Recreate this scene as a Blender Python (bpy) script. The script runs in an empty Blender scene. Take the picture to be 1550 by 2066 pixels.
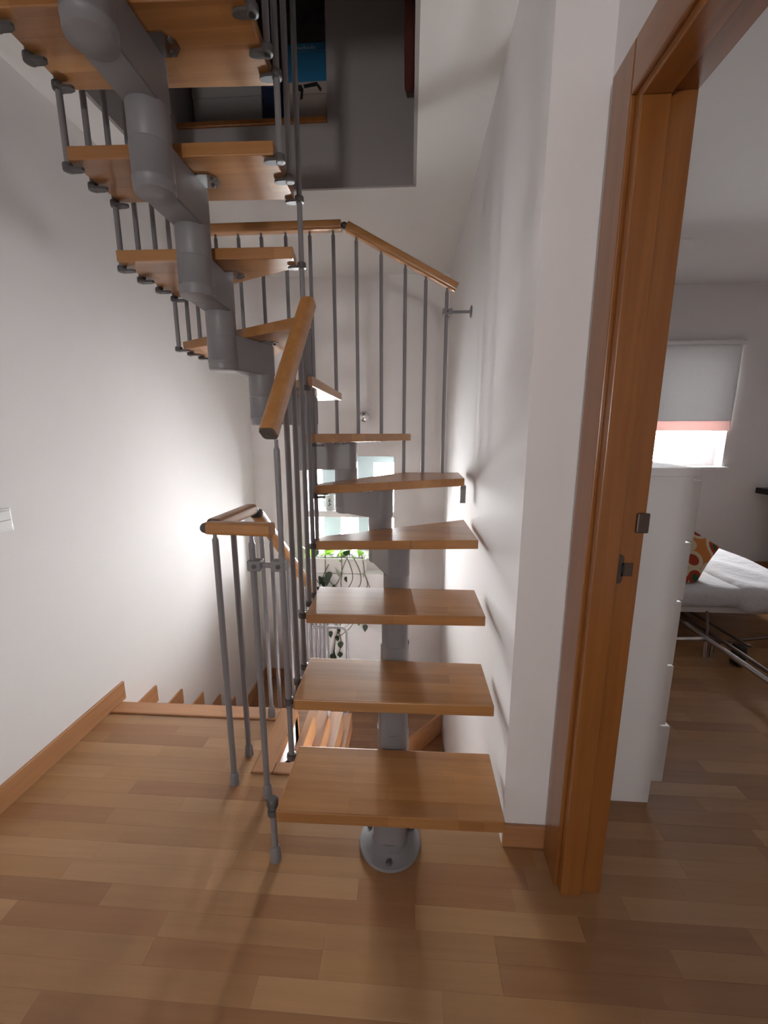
import bpy, bmesh, math, random
from mathutils import Vector, Matrix
random.seed(7)
S = bpy.context.scene
COL = S.collection
R = math.radians

# ------------------------------------------------------------------ camera
EYE = Vector((0, 0, 1.26))
cam_d = bpy.data.cameras.new('camera'); cam = bpy.data.objects.new('camera', cam_d); COL.objects.link(cam)
cam.location = EYE
cam.rotation_euler = (R(90 - 10.893), 0, R(3.627))
cam_d.sensor_fit = 'VERTICAL'; cam_d.sensor_height = 36; cam_d.lens = 821 / 2066 * 36
cam_d.clip_start = 0.02
S.camera = cam
# ------------------------------------------------------------------ world and daylight
W = bpy.data.worlds.new('daylight'); S.world = W; W.use_nodes = True
bg = W.node_tree.nodes['Background']; bg.inputs[0].default_value = (1.0, 0.995, 0.985, 1); bg.inputs[1].default_value = 195.0
def portal(name, loc, rot, sx, sy):
    l = bpy.data.lights.new(name, 'AREA'); l.shape = 'RECTANGLE'; l.size = sx; l.size_y = sy; l.cycles.is_portal = True
    o = bpy.data.objects.new(name, l); o.location = loc; o.rotation_euler = rot; COL.objects.link(o); return o
portal('stair_window_daylight', (-.534, 3.92, .615), (R(-90), 0, 0), .82, .94)
portal('bedroom_window_daylight', (2.39, 4.12, 1.48), (R(-90), 0, 0), .86, 1.06)
portal('hall_fill_daylight', (-.55, -2.76, 1.45), (R(90), 0, 0), .23, .28)  # fill light through an added opening behind the camera
vs = S.view_settings; vs.view_transform = 'Standard'; vs.look = 'None'; vs.gamma = 1; vs.use_curve_mapping = False
vs.exposure = -0.10

# ------------------------------------------------------------------ materials
def mat(name, col, rough=.5, metal=0., spec=.5, coat=0.):
    m = bpy.data.materials.new(name); m.use_nodes = True
    b = m.node_tree.nodes['Principled BSDF']
    b.inputs['Base Color'].default_value = (*col, 1); b.inputs['Roughness'].default_value = rough
    b.inputs['Metallic'].default_value = metal; b.inputs['Specular IOR Level'].default_value = spec
    b.inputs['Coat Weight'].default_value = coat; b.inputs['Coat Roughness'].default_value = .12
    return m
def N(m, t, **k):
    n = m.node_tree.nodes.new(t)
    for a, v in k.items(): setattr(n, a, v)
    return n
def L(m, a, b): m.node_tree.links.new(a, b)
def bsdf(m): return m.node_tree.nodes['Principled BSDF']
def mix(m, fac, a, b, mode='MIX'):
    n = N(m, 'ShaderNodeMix', data_type='RGBA', blend_type=mode)
    for i, v in ((0, fac), (6, a), (7, b)):
        if hasattr(v, 'links'): L(m, v, n.inputs[i])
        else: n.inputs[i].default_value = v if i == 0 else (*v, 1)
    return n.outputs[2]
def noise_bump(m, scale, strength, dist=.001, vec=None):
    n = N(m, 'ShaderNodeTexNoise'); n.inputs['Scale'].default_value = scale; n.inputs['Detail'].default_value = 3
    tc = N(m, 'ShaderNodeTexCoord')
    L(m, vec or tc.outputs['Object'], n.inputs['Vector'])
    b = N(m, 'ShaderNodeBump'); b.inputs['Strength'].default_value = strength; b.inputs['Distance'].default_value = dist
    L(m, n.outputs[0], b.inputs['Height']); L(m, b.outputs[0], bsdf(m).inputs['Normal'])
    return n
def plaster(name, col, sc=60):
    m = mat(name, col, .85, spec=.2)
    n = noise_bump(m, sc, .25, .0015)
    n2 = N(m, 'ShaderNodeTexNoise'); n2.inputs['Scale'].default_value = 1.7; n2.inputs['Detail'].default_value = 4
    tc = N(m, 'ShaderNodeTexCoord'); L(m, tc.outputs['Object'], n2.inputs['Vector'])
    r = N(m, 'ShaderNodeMapRange'); r.inputs[1].default_value = .35; r.inputs[2].default_value = .7; L(m, n2.outputs[0], r.inputs[0])
    L(m, mix(m, r.outputs[0], col, tuple(c * .965 for c in col)), bsdf(m).inputs['Base Color'])
    return m
def wood(name, c1, c2, axis='X', rough=.35, coat=.3, scale=1., stave=None, spec=.5):
    """straight-grained varnished wood; grain runs along axis; stave=(length,width) tints glued lamellas"""
    m = mat(name, c1, rough, spec=spec, coat=coat)
    tc = N(m, 'ShaderNodeTexCoord'); oi = N(m, 'ShaderNodeObjectInfo')
    add = N(m, 'ShaderNodeVectorMath', operation='MULTIPLY_ADD')
    L(m, oi.outputs['Random'], add.inputs[0]); add.inputs[1].default_value = (37.3, 91.7, 13.1); L(m, tc.outputs['Object'], add.inputs[2])
    mp = N(m, 'ShaderNodeMapping'); s = [38 * scale] * 3; s['XYZ'.index(axis)] = 2.2 * scale; mp.inputs['Scale'].default_value = s
    L(m, add.outputs[0], mp.inputs[0])
    n = N(m, 'ShaderNodeTexNoise'); n.inputs['Scale'].default_value = 1; n.inputs['Detail'].default_value = 6; n.inputs['Roughness'].default_value = .62
    n.inputs['Distortion'].default_value = .35
    L(m, mp.outputs[0], n.inputs['Vector'])
    rp = N(m, 'ShaderNodeMapRange'); rp.inputs[1].default_value = .32; rp.inputs[2].default_value = .72; L(m, n.outputs[0], rp.inputs[0])
    out = mix(m, rp.outputs[0], c1, c2)
    if stave:
        mp2 = N(m, 'ShaderNodeMapping'); mp2.inputs['Rotation'].default_value = (0, 0, R(90) if axis == 'Y' else 0); L(m, tc.outputs['Object'], mp2.inputs[0])
        br = N(m, 'ShaderNodeTexBrick'); br.offset = .37; L(m, mp2.outputs[0], br.inputs['Vector'])
        br.inputs['Color1'].default_value = (1, 1, 1, 1); br.inputs['Color2'].default_value = (.74, .68, .62, 1); br.inputs['Mortar'].default_value = (.72, .66, .6, 1)
        br.inputs['Scale'].default_value = 1; br.inputs['Mortar Size'].default_value = .0004; br.inputs['Brick Width'].default_value = stave[0]; br.inputs['Row Height'].default_value = stave[1]
        out = mix(m, 1., out, br.outputs[0], 'MULTIPLY')
    L(m, out, bsdf(m).inputs['Base Color'])
    b = N(m, 'ShaderNodeBump'); b.inputs['Strength'].default_value = .08; b.inputs['Distance'].default_value = .0006
    L(m, n.outputs[0], b.inputs['Height']); L(m, b.outputs[0], bsdf(m).inputs['Normal'])
    return m
M = {}
M['wall'] = plaster('white_plaster', (.81, .775, .77))
M['ceil'] = plaster('ceiling_plaster', (.80, .775, .76), 45)
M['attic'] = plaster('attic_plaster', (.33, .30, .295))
M['tread'] = wood('tread_beech', (.45, .218, .078), (.35, .158, .050), 'X', .3, .25, stave=(.31, .052))
M['treadY'] = wood('tread_beech_long', (.45, .218, .078), (.35, .158, .050), 'Y', .3, .25, stave=(.31, .052))
M['rail'] = wood('handrail_beech', (.45, .212, .074), (.35, .152, .047), 'X', .3, .5)
M['railY'] = wood('handrail_beech_long', (.45, .212, .074), (.35, .152, .047), 'Y', .3, .5)
M['skirt'] = wood('skirting_beech', (.43, .205, .090), (.34, .155, .064), 'Y', .4, .2)
M['skirtX'] = wood('skirting_beech_cross', (.43, .205, .090), (.34, .155, .064), 'X', .4, .2)
M['lowwood'] = wood('lower_stair_oak', (.32, .16, .075), (.24, .112, .048), 'X', .35, .2, stave=(.4, .07))
M['door'] = wood('door_sapele', (.29, .108, .025), (.215, .073, .014), 'Z', .28, .4)
M['doorY'] = wood('door_sapele_head', (.29, .108, .025), (.215, .073, .014), 'Y', .28, .4)
FL = [wood('floor_stave_%s' % n, a, b, 'X', .33, .12, .9) for n, a, b in (
    ('honey', (.335, .178, .080), (.280, .143, .062)), ('pale', (.385, .214, .102), (.325, .174, .080)),
    ('rose', (.300, .146, .064), (.250, .116, .050)), ('tan', (.350, .187, .081), (.295, .150, .063)), ('umber', (.280, .138, .059), (.230, .108, .046)))]
M['steel'] = mat('grey_powder_coat', (.20, .19, .20), .42); noise_bump(M['steel'], 900, .15, .0004)
M['clamp'] = mat('dark_grey_plastic', (.075, .068, .068), .4); noise_bump(M['clamp'], 400, .1, .0004)
M['chrome'] = mat('chrome', (.62, .62, .63), .18, 1.); noise_bump(M['chrome'], 200, .02, .0002)
M['bronze'] = mat('aged_metal', (.13, .095, .08), .4, .8); noise_bump(M['bronze'], 300, .1, .0003)
M['white'] = mat('white_lacquer', (.78, .755, .75), .4); noise_bump(M['white'], 500, .05, .0003)
M['switch'] = mat('white_plastic', (.85, .84, .84), .3); noise_bump(M['switch'], 300, .03, .0002)
M['black'] = mat('black_plastic', (.012, .012, .013), .45); noise_bump(M['black'], 300, .05, .0003)
M['sill'] = mat('white_sill_paint', (.82, .82, .82), .5); noise_bump(M['sill'], 90, .1, .0006)

def translucent(name, col, fac):
    m = bpy.data.materials.new(name); m.use_nodes = True; nt = m.node_tree
    out = nt.nodes['Material Output']; d = bsdf(m); d.inputs['Base Color'].default_value = (*col, 1); d.inputs['Roughness'].default_value = .6
    n = N(m, 'ShaderNodeTexNoise'); n.inputs['Scale'].default_value = 30
    c = mix(m, n.outputs[0], col, tuple(x * .93 for x in col)); L(m, c, d.inputs['Base Color'])
    t = N(m, 'ShaderNodeBsdfTranslucent'); L(m, c, t.inputs[0])
    mx = N(m, 'ShaderNodeMixShader'); mx.inputs[0].default_value = fac
    L(m, d.outputs[0], mx.inputs[1]); L(m, t.outputs[0], mx.inputs[2]); L(m, mx.outputs[0], out.inputs[0]); return m
M['glowframe'] = translucent('glow_frame', (.34, .41, .415), .023)  # window frame made translucent and pale to carry the backlight glare
M['blind'] = translucent('blind_fabric', (.70, .69, .69), .075)
M['redstrip'] = translucent('blind_red_strip', (.93, .74, .71), .12)  # reddish strip along the lower edge of the blind
def glass(name, col=(1, 1, 1)):
    m = bpy.data.materials.new(name); m.use_nodes = True; nt = m.node_tree; out = nt.nodes['Material Output']
    t = N(m, 'ShaderNodeBsdfTransparent'); t.inputs[0].default_value = (*col, 1); g = N(m, 'ShaderNodeBsdfGlossy'); g.inputs['Roughness'].default_value = .02
    fr = N(m, 'ShaderNodeLayerWeight'); fr.inputs[0].default_value = .12
    mx = N(m, 'ShaderNodeMixShader'); L(m, fr.outputs['Fresnel'], mx.inputs[0]); L(m, t.outputs[0], mx.inputs[1]); L(m, g.outputs[0], mx.inputs[2]); L(m, mx.outputs[0], out.inputs[0])
    return m
M['glass2'] = glass('dimming_glass', (.58, .59, .60))  # grey tint added to dim the daylight entering the bedroom
M['glass'] = glass('window_glass', (.97, .99, 1))

# ------------------------------------------------------------------ mesh helpers
def bx(bm, x0, x1, y0, y1, z0, z1):
    v = [bm.verts.new((x, y, z)) for z in (z0, z1) for x, y in ((x0, y0), (x1, y0), (x1, y1), (x0, y1))]
    for f in ((3, 2, 1, 0), (4, 5, 6, 7), (0, 1, 5, 4), (1, 2, 6, 5), (2, 3, 7, 6), (3, 0, 4, 7)): bm.faces.new([v[i] for i in f])
    return v
def prism(bm, pts, z0, z1, axis='Z'):
    def P(a, b, c): return (a, b, c) if axis == 'Z' else ((c, a, b) if axis == 'X' else (a, c, b))
    lo = [bm.verts.new(P(a, b, z0)) for a, b in pts]; hi = [bm.verts.new(P(a, b, z1)) for a, b in pts]
    n = len(pts); bm.faces.new(lo[::-1]); bm.faces.new(hi)
    for i in range(n): bm.faces.new((lo[i], lo[(i + 1) % n], hi[(i + 1) % n], hi[i]))
    return lo + hi
def sweep(bm, path, prof, up=None, cap=True):
    """sweep a closed profile [(a,b)] along a path; up fixes the b direction"""
    path = [Vector(p) for p in path]; rings = []; ref = None
    for i, p in enumerate(path):
        t = (path[min(i + 1, len(path) - 1)] - path[max(i - 1, 0)]).normalized()
        if up is not None: b = (Vector(up) - t * t.dot(Vector(up))).normalized()
        else:
            if ref is None: ref = Vector((0, 0, 1)) if abs(t.z) < .9 else Vector((1, 0, 0))
            b = (ref - t * t.dot(ref)).normalized(); ref = b
        a = t.cross(b)
        rings.append([bm.verts.new(p + a * u + b * v) for u, v in prof])
    n = len(prof)
    for r0, r1 in zip(rings, rings[1:]):
        for i in range(n): bm.faces.new((r0[i], r0[(i + 1) % n], r1[(i + 1) % n], r1[i]))
    if cap: bm.faces.new(rings[0][::-1]); bm.faces.new(rings[-1])
def circ(r, n=12): return [(r * math.cos(2 * math.pi * i / n), r * math.sin(2 * math.pi * i / n)) for i in range(n)]
def tube(bm, path, r, n=12): sweep(bm, path, circ(r, n))
def lathe(bm, c, prof, n=24, axis=(0, 0, 1)):
    """prof [(radius, height)] revolved about axis through c"""
    q = Vector((0, 0, 1)).rotation_difference(Vector(axis)); c = Vector(c); rings = []
    for r, h in prof:
        rings.append([bm.verts.new(c + q @ Vector((r * math.cos(2 * math.pi * i / n), r * math.sin(2 * math.pi * i / n), h))) for i in range(n)])
    for r0, r1 in zip(rings, rings[1:]):
        for i in range(n): bm.faces.new((r0[i], r0[(i + 1) % n], r1[(i + 1) % n], r1[i]))
    bm.faces.new(rings[0][::-1]); bm.faces.new(rings[-1])
def bevel(bm, w=.003, seg=2, verts=None):
    bmesh.ops.bevel(bm, geom=bm.edges[:], offset=w, segments=seg, profile=.5, affect='EDGES', clamp_overlap=True)
def origin_of(o):
    v = Vector((0, 0, 0))
    while o: v += o.location; o = o.parent
    return v
def obj(name, bm, m, parent=None, smooth=False, loc=None):
    """bm authored in world coordinates -> one mesh object (origin at its parent's, or at loc)"""
    if isinstance(bm, bmesh.types.BMesh):
        bmesh.ops.recalc_face_normals(bm, faces=bm.faces[:])
        off = origin_of(parent) if parent else Vector((0, 0, 0))
        lo = Vector(loc) if loc is not None else Vector((0, 0, 0))
        bmesh.ops.translate(bm, verts=bm.verts[:], vec=-(off + lo))
        me = bpy.data.meshes.new(name); bm.to_mesh(me); bm.free()
        for f in me.polygons: f.use_smooth = smooth
        if smooth:
            for e in me.edges: pass
            me.set_sharp_from_angle(angle=R(40))
        me.materials.append(M[m] if isinstance(m, str) else m)
    else: me = bm; lo = Vector(loc) if loc is not None else Vector((0, 0, 0))
    o = bpy.data.objects.new(name, me); COL.objects.link(o); o.location = lo
    if parent: o.parent = parent
    return o
def new(): return bmesh.new()
def box(name, x0, x1, y0, y1, z0, z1, m, parent=None, bev=0., seg=1):
    bm = new(); bx(bm, x0, x1, y0, y1, z0, z1)
    if bev: bevel(bm, bev, seg)
    return obj(name, bm, m, parent)
def struct(o): o['kind'] = 'structure'; return o
def tag(o, label, cat, group=None):
    o['label'] = label; o['category'] = cat
    if group: o['group'] = group
    return o
def thing(name, loc, label, cat, group=None):
    o = bpy.data.objects.new(name, None); o.location = loc; o.empty_display_size = .05; COL.objects.link(o)
    return tag(o, label, cat, group)

# ------------------------------------------------------------------ the shell
XL, XR, YB, ZC, ZA = -1.372, .30, 3.50, 2.49, 2.79
XD = .432                      # hall face of the wall with the door
ZB = -2.45                     # floor of the lower stairwell
struct(box('wall_left', XL - .14, XL, -2.7, 3.9, ZB, ZC, 'wall'))
bm = new()                     # stairwell end wall with its window opening
wx0, wx1, wz0, wz1, tz0, tz1 = -.931, -.137, .16, 1.07, .533, .586
for a in ((XL, wx0, ZB, ZC), (wx1, XR, ZB, ZC), (wx0, wx1, ZB, wz0), (wx0, wx1, wz1, ZC)): bx(bm, a[0], a[1], YB, YB + .40, a[2], a[3])
bx(bm, wx0, wx1, YB, YB + .40, tz0, tz1)
struct(obj('wall_back', bm, 'wall'))
bm = new(); bx(bm, XR, .53, 1.08, 3.86, ZB, ZC); struct(obj('wall_right', bm, 'wall'))
DY0, DY1, DZ = .09, .972, 1.93
bm = new()
bx(bm, XD, .53, DY1, 1.08, -.25, ZC); bx(bm, XD, .53, DY0, DY1, DZ, ZC); bx(bm, XD, .53, -2.7, DY0, -.25, ZC)
struct(obj('wall_door_side', bm, 'wall'))
bm = new()                     # end of the hall behind the camera, with an unseen opening added for fill light
for a in ((XL, -.665, 0, ZC), (-.435, XD, 0, ZC), (-.665, -.435, 0, 1.31), (-.665, -.435, 1.59, ZC)): bx(bm, a[0], a[1], -2.72, -2.6, a[2], a[3])
struct(obj('wall_hall_end', bm, 'wall'))
bm = new()
for a in ((-1.64, -1.215, -2.72, 3.9), (.015, XR, -2.72, 3.9), (XR, .53, -2.72, 3.86), (-1.215, .015, 2.345, 3.9), (-1.215, .015, -2.72, .535), (.53, 4.1, -1.1, 4.1)):
    bx(bm, a[0], a[1], a[2], a[3], ZC, ZA - .012)
struct(obj('ceiling', bm, 'ceil'))
# attic over the stair opening
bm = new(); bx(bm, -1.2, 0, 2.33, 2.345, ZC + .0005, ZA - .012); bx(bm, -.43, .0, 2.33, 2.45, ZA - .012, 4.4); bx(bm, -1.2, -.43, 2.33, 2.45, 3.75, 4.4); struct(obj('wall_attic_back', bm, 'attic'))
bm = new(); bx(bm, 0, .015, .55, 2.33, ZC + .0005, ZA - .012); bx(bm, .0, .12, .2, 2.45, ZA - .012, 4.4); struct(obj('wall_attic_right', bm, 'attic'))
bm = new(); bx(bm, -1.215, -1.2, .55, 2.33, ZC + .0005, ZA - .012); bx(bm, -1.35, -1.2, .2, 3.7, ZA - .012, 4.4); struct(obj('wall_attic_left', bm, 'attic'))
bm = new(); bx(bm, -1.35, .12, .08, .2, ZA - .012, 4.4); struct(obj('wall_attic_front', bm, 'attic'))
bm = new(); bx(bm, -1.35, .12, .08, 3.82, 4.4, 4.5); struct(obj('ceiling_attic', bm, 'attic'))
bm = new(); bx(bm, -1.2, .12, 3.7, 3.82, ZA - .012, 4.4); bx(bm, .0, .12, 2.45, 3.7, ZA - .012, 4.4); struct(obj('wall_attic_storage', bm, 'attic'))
o = struct(box('floor_attic', -1.2, 0, 2.46, 3.7, ZA - .012, ZA, 'lowwood'))
struct(box('trim_attic_edge', -1.2, -.4305, 2.316, 2.459, ZA - .0115, ZA + .012, 'door', bev=.003))
# bedroom
BX1, BY1 = 3.9, 3.86
bwx0, bwx1, bwz0, bwz1 = 1.98, 2.80, .97, 1.985
bm = new()
for a in ((.53, bwx0, 0, ZC), (bwx1, BX1 + .14, 0, ZC), (bwx0, bwx1, 0, bwz0), (bwx0, bwx1, bwz1, ZC)): bx(bm, a[0], a[1], BY1, BY1 + .24, a[2], a[3])
struct(obj('wall_bedroom_back', bm, 'wall'))
bm = new(); bx(bm, BX1, BX1 + .14, -1.1, BY1, -.02, ZC); struct(obj('wall_bedroom_right', bm, 'wall'))
bm = new(); bx(bm, .53, BX1, -1.1, -1.0, -.02, ZC); struct(obj('wall_bedroom_front', bm, 'wall'))

# ------------------------------------------------------------------ floors: screed and individual staves
bm = new(); PT = .009
bx(bm, XL, .53, -2.72, 1.285, -.25, -PT); bx(bm, XL, -.587, 1.285, 1.5745, -.25, -PT); bx(bm, .53, BX1 + .14, -1.1, BY1 + .24, -.25, -PT)
M['screed'] = mat('gap_shade_screed', (.035, .022, .015), .9); noise_bump(M['screed'], 60, .2, .002)  # darkened so the gap before the trims shows a shadow line
FLOOR = struct(obj('floor', bm, 'screed'))
rng = random.Random(21); cache = {}; rest = []
RW, SL = .057, .43
def stave_mesh(l, mi):
    k = (round(l, 3), mi)
    if k not in cache:
        b = new(); g = .00008; bx(b, g, l - g, g, RW - g, 0, PT)
        top = [e for e in b.edges if all(v.co.z > PT * .5 for v in e.verts)]
        bmesh.ops.bevel(b, geom=top, offset=.0002, segments=1, affect='EDGES')
        bmesh.ops.recalc_face_normals(b, faces=b.faces[:])
        me = bpy.data.meshes.new('floor_stave'); b.to_mesh(me); b.free(); me.materials.append(FL[mi]); cache[k] = me
    return cache[k]
nst = 0
def run(y, x0, x1, off):
    """one row of staves from x0 to x1 at row y"""
    global nst
    x = x0; l = off
    while x < x1 - .004:
        l = min(l, x1 - x); l = x1 - x if x1 - x - l < .05 else l
        mi = rng.choices(range(5), (4, 3, 2, 3, 2))[0]
        near = (y > .42 and x < .44) or (.44 < y + .1 and y < 2.1 and .4 < x < 1.7 and x / max(y, .3) < 1.15)
        if near and nst < 295:
            o = bpy.data.objects.new('floor_stave', stave_mesh(l, mi)); COL.objects.link(o); o.location = (x, y, -PT); o.parent = FLOOR; nst += 1
        else: rest.append((x, y, l, mi))
        x += l; l = SL if rng.random() < .8 else rng.choice((.30, .36))
y = -2.6 + .0; k = 0
Y_LAND = 1.574
rows = []
yy = Y_LAND - RW
while yy > -2.6: rows.append(yy); yy -= RW
for y in rows:
    off = rng.choice((.11, .17, .24, .31, .38, .43))
    if y + RW > 1.2905: 
        run(y, XL, -.587, off)
        pass
    elif y > -1.0: run(y, XL, BX1, off)
    else: run(y, XL, XD, off)
yy = Y_LAND - RW
for y in rows:
    if y + RW > 1.2905: run(y, .53, BX1, rng.choice((.11, .2, .31, .4)))
y = Y_LAND
while y < BY1 - .01:
    run(y, .53, BX1, rng.choice((.11, .2, .31, .4))); y += RW
bm = new()
for x, y, l, mi in rest:
    n0 = len(bm.faces); bx(bm, x + .0001, x + l - .0001, y + .0001, y + RW - .0001, -PT, 0); bm.faces.ensure_lookup_table()
    for f in bm.faces[n0:]: f.material_index = mi
o = obj('floor_stave_field', bm, FL[0], FLOOR); o['kind'] = 'stuff'
for m_ in FL[1:]: o.data.materials.append(m_)
# edge trims of the landing
struct(box('trim_1', XL + .012, -.587, 1.579, 1.655, -.03, .006, 'skirtX', bev=.003))
struct(box('trim_2', -.585, -.505, 1.292, 1.655, -.03, .006, 'skirt', bev=.003))
struct(box('trim_3', -.503, XR, 1.292, 1.345, -.03, .006, 'skirtX', bev=.003))
bm = new(); bx(bm, XL, -.505, 1.60, 1.64, -.25, -.03); bx(bm, -.54, -.505, 1.345, 1.64, -.25, -.03); bx(bm, -.54, XR, 1.286, 1.33, -.25, -.03); struct(obj('trim_4', bm, 'wall'))
# skirting boards
BBH = .092
struct(box('baseboard_left', XL, XL + .012, -2.6, 1.687, 0, BBH, 'skirt', bev=.002))
struct(box('baseboard_right', XR + .001, XD, 1.066, 1.08, 0, .075, 'skirtX', bev=.002))
struct(box('baseboard_bedroom', .55, BX1, BY1 - .014, BY1, 0, .09, 'skirtX', bev=.002))

# ------------------------------------------------------------------ lower flight of stairs
XS, XE, YE = XL + .002, XR - .003, YB - .002
LS = thing('lower_staircase', (-.93, 1.66, -.2), 'wooden flight of steps leading down beside the left wall', 'stairs')
Y0, RUN, RISE = 1.66, .225, .175
for k in range(1, 6):
    box('step_tread', XS, -.505, Y0 + RUN * (k - 1) - .02, Y0 + RUN * k + .012, -RISE * k - .03, -RISE * k, 'lowwood', LS, .003)
    box('step_riser', XS, -.505, Y0 + RUN * k - .012, Y0 + RUN * k, -RISE * (k + 1), -RISE * k - .03, 'skirtX', LS)
    box('step_skirting', XS, XS + .012, Y0 + RUN * (k - 1) - .02, Y0 + RUN * k + .027, -RISE * k, -RISE * k + BBH, 'skirt', LS)
box('step_riser', XS, -.505, Y0 - .012, Y0, -RISE, -.03, 'skirtX', LS)
zl = -RISE * 6
bm = new(); prism(bm, [(XS, 2.785), (-.505, 2.785), (-.505, 2.52), (-.02, 2.73), (XE, 3.09), (XE, YE), (XS, YE)], zl - .03, zl); obj('quarter_landing', bm, 'lowwood', LS)
box('landing_skirting', XS, XS + .012, Y0 + RUN * 5 - .02, YE, zl, zl + BBH, 'skirt', LS)
box('landing_skirting', XS + .012, XE, YE - .012, YE, zl, zl + BBH, 'skirtX', LS)
def strip(a, b, z0, z1, th, m, name):
    a = Vector((*a, 0)); b = Vector((*b, 0)); n = (b - a).normalized().cross(Vector((0, 0, 1))) * th
    bm = new(); prism(bm, [(a.x, a.y), (b.x, b.y), (b.x + n.x, b.y + n.y), (a.x + n.x, a.y + n.y)], z0, z1); return obj(name, bm, m, LS)
strip((-.02, 2.73), (XE - .017, 3.071), zl - RISE, zl + .004, .02, 'skirtX', 'winder_riser'); strip((-.505, 2.52), (-.02, 2.73), zl - RISE, zl + .004, .02, 'skirtX', 'winder_riser')
bm = new(); prism(bm, [(-.505, 2.515), (-.02, 2.72), (XE, 3.08), (XE, 2.25), (-.505, 2.25)], zl - RISE - .03, zl - RISE); obj('winder_tread', bm, 'lowwood', LS)
for k in range(4):
    z = zl - RISE * (k + 2); y1 = 2.25 - .225 * k
    box('step_tread', -.505, XE, y1 - .24, y1 + .012, z - .03, z, 'lowwood', LS, .003); box('step_riser', -.505, XE, y1, y1 + .012, z, z + RISE - .03, 'skirtX', LS)
struct(box('floor_lower', XL - .1, XR + .1, .3, 3.75, ZB - .1, ZB, 'lowwood'))
bm = new(); bx(bm, XL, XR, .9, 1.0, ZB, -.25); struct(obj('wall_stairwell_front', bm, 'wall'))
# plaster side of the flight, with the stepped ledge boards seen below the landing edge
bm = new(); prism(bm, [(1.345, ZB), (2.785, ZB), (2.785, zl - .03), (2.56, -RISE * 5 - .03), (1.66, -RISE - .03), (1.345, -.03)], -.53, -.505, 'X'); obj('stringer_wall', bm, 'wall', LS)
for z, x0, w, y1 in ((-.14, -.505, .034, 1.84), (-.29, -.505, .07, 2.04), (-.46, -.505, .105, 2.26), (-.62, -.505, .13, 2.46)):
    bm = new(); bx(bm, x0, x0 + w, 1.46, y1, z - .13, z); bevel(bm, .002, 1); obj('side_ledge', bm, 'skirt', LS)

# ledge below the stair window
bm = new(); bx(bm, -1.05, -.186, 3.36, YB, zl, .055)
es = [e for e in bm.edges if all(v.co.x > -.2 and v.co.z > 0 for v in e.verts)]
bmesh.ops.bevel(bm, geom=es, offset=.045, segments=5, profile=.5, affect='EDGES')
struct(obj('wall_ledge', bm, 'wall', smooth=True))

# ------------------------------------------------------------------ the modular spine staircase
ST = thing('modular_staircase', (-.05, 1.06, 0), 'grey steel spine staircase with beech treads winding up to the attic', 'staircase')
r_ = .21; TH = .037
def ZT(k): return r_ * k
poly = {1: [(-.368, .95), (.274, .957), (.276, 1.203), (-.366, 1.197)], 2: [(-.366, 1.15), (.274, 1.158), (.273, 1.40), (-.372, 1.402)],
        3: [(-.364, 1.335), (.272, 1.352), (.271, 1.602), (-.372, 1.60)],
        4: [(-.370, 1.548), (.279, 1.603), (.271, 2.005), (-.366, 1.625)],
        5: [(-.388, 1.640), (.263, 1.967), (.268, 2.27), (-.033, 2.256), (-.395, 1.71)],
        6: [(-.378, 1.63), (.004, 2.246), (-.42, 2.246), (-.425, 1.60)],
        7: [(-.365, 1.55), (-.365, 2.215), (-.79, 2.246), (-.418, 1.60)],
        8: [(-.403, 1.56), (-.43, 1.70), (-.76, 2.25), (-1.062, 2.25), (-1.062, 1.945)],
        9: [(-.41, 1.517), (-.42, 1.602), (-1.035, 1.90), (-1.035, 1.505)],
        10: [(-1.033, 1.330), (-.410, 1.345), (-.415, 1.580), (-1.035, 1.562)],
        11: [(-1.040, 1.135), (-.405, 1.152), (-.415, 1.402), (-1.042, 1.378)],
        12: [(-1.04, .935), (-.405, .95), (-.41, 1.20), (-1.04, 1.18)]}
TREAD = {}
for k, p in poly.items():
    bm = new(); prism(bm, p, ZT(k) - TH, ZT(k)); bmesh.ops.recalc_face_normals(bm, faces=bm.faces[:]); bevel(bm, .0028, 2)
    TREAD[k] = obj('tread', bm, 'treadY' if k in (6, 7) else 'tread', ST)
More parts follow.
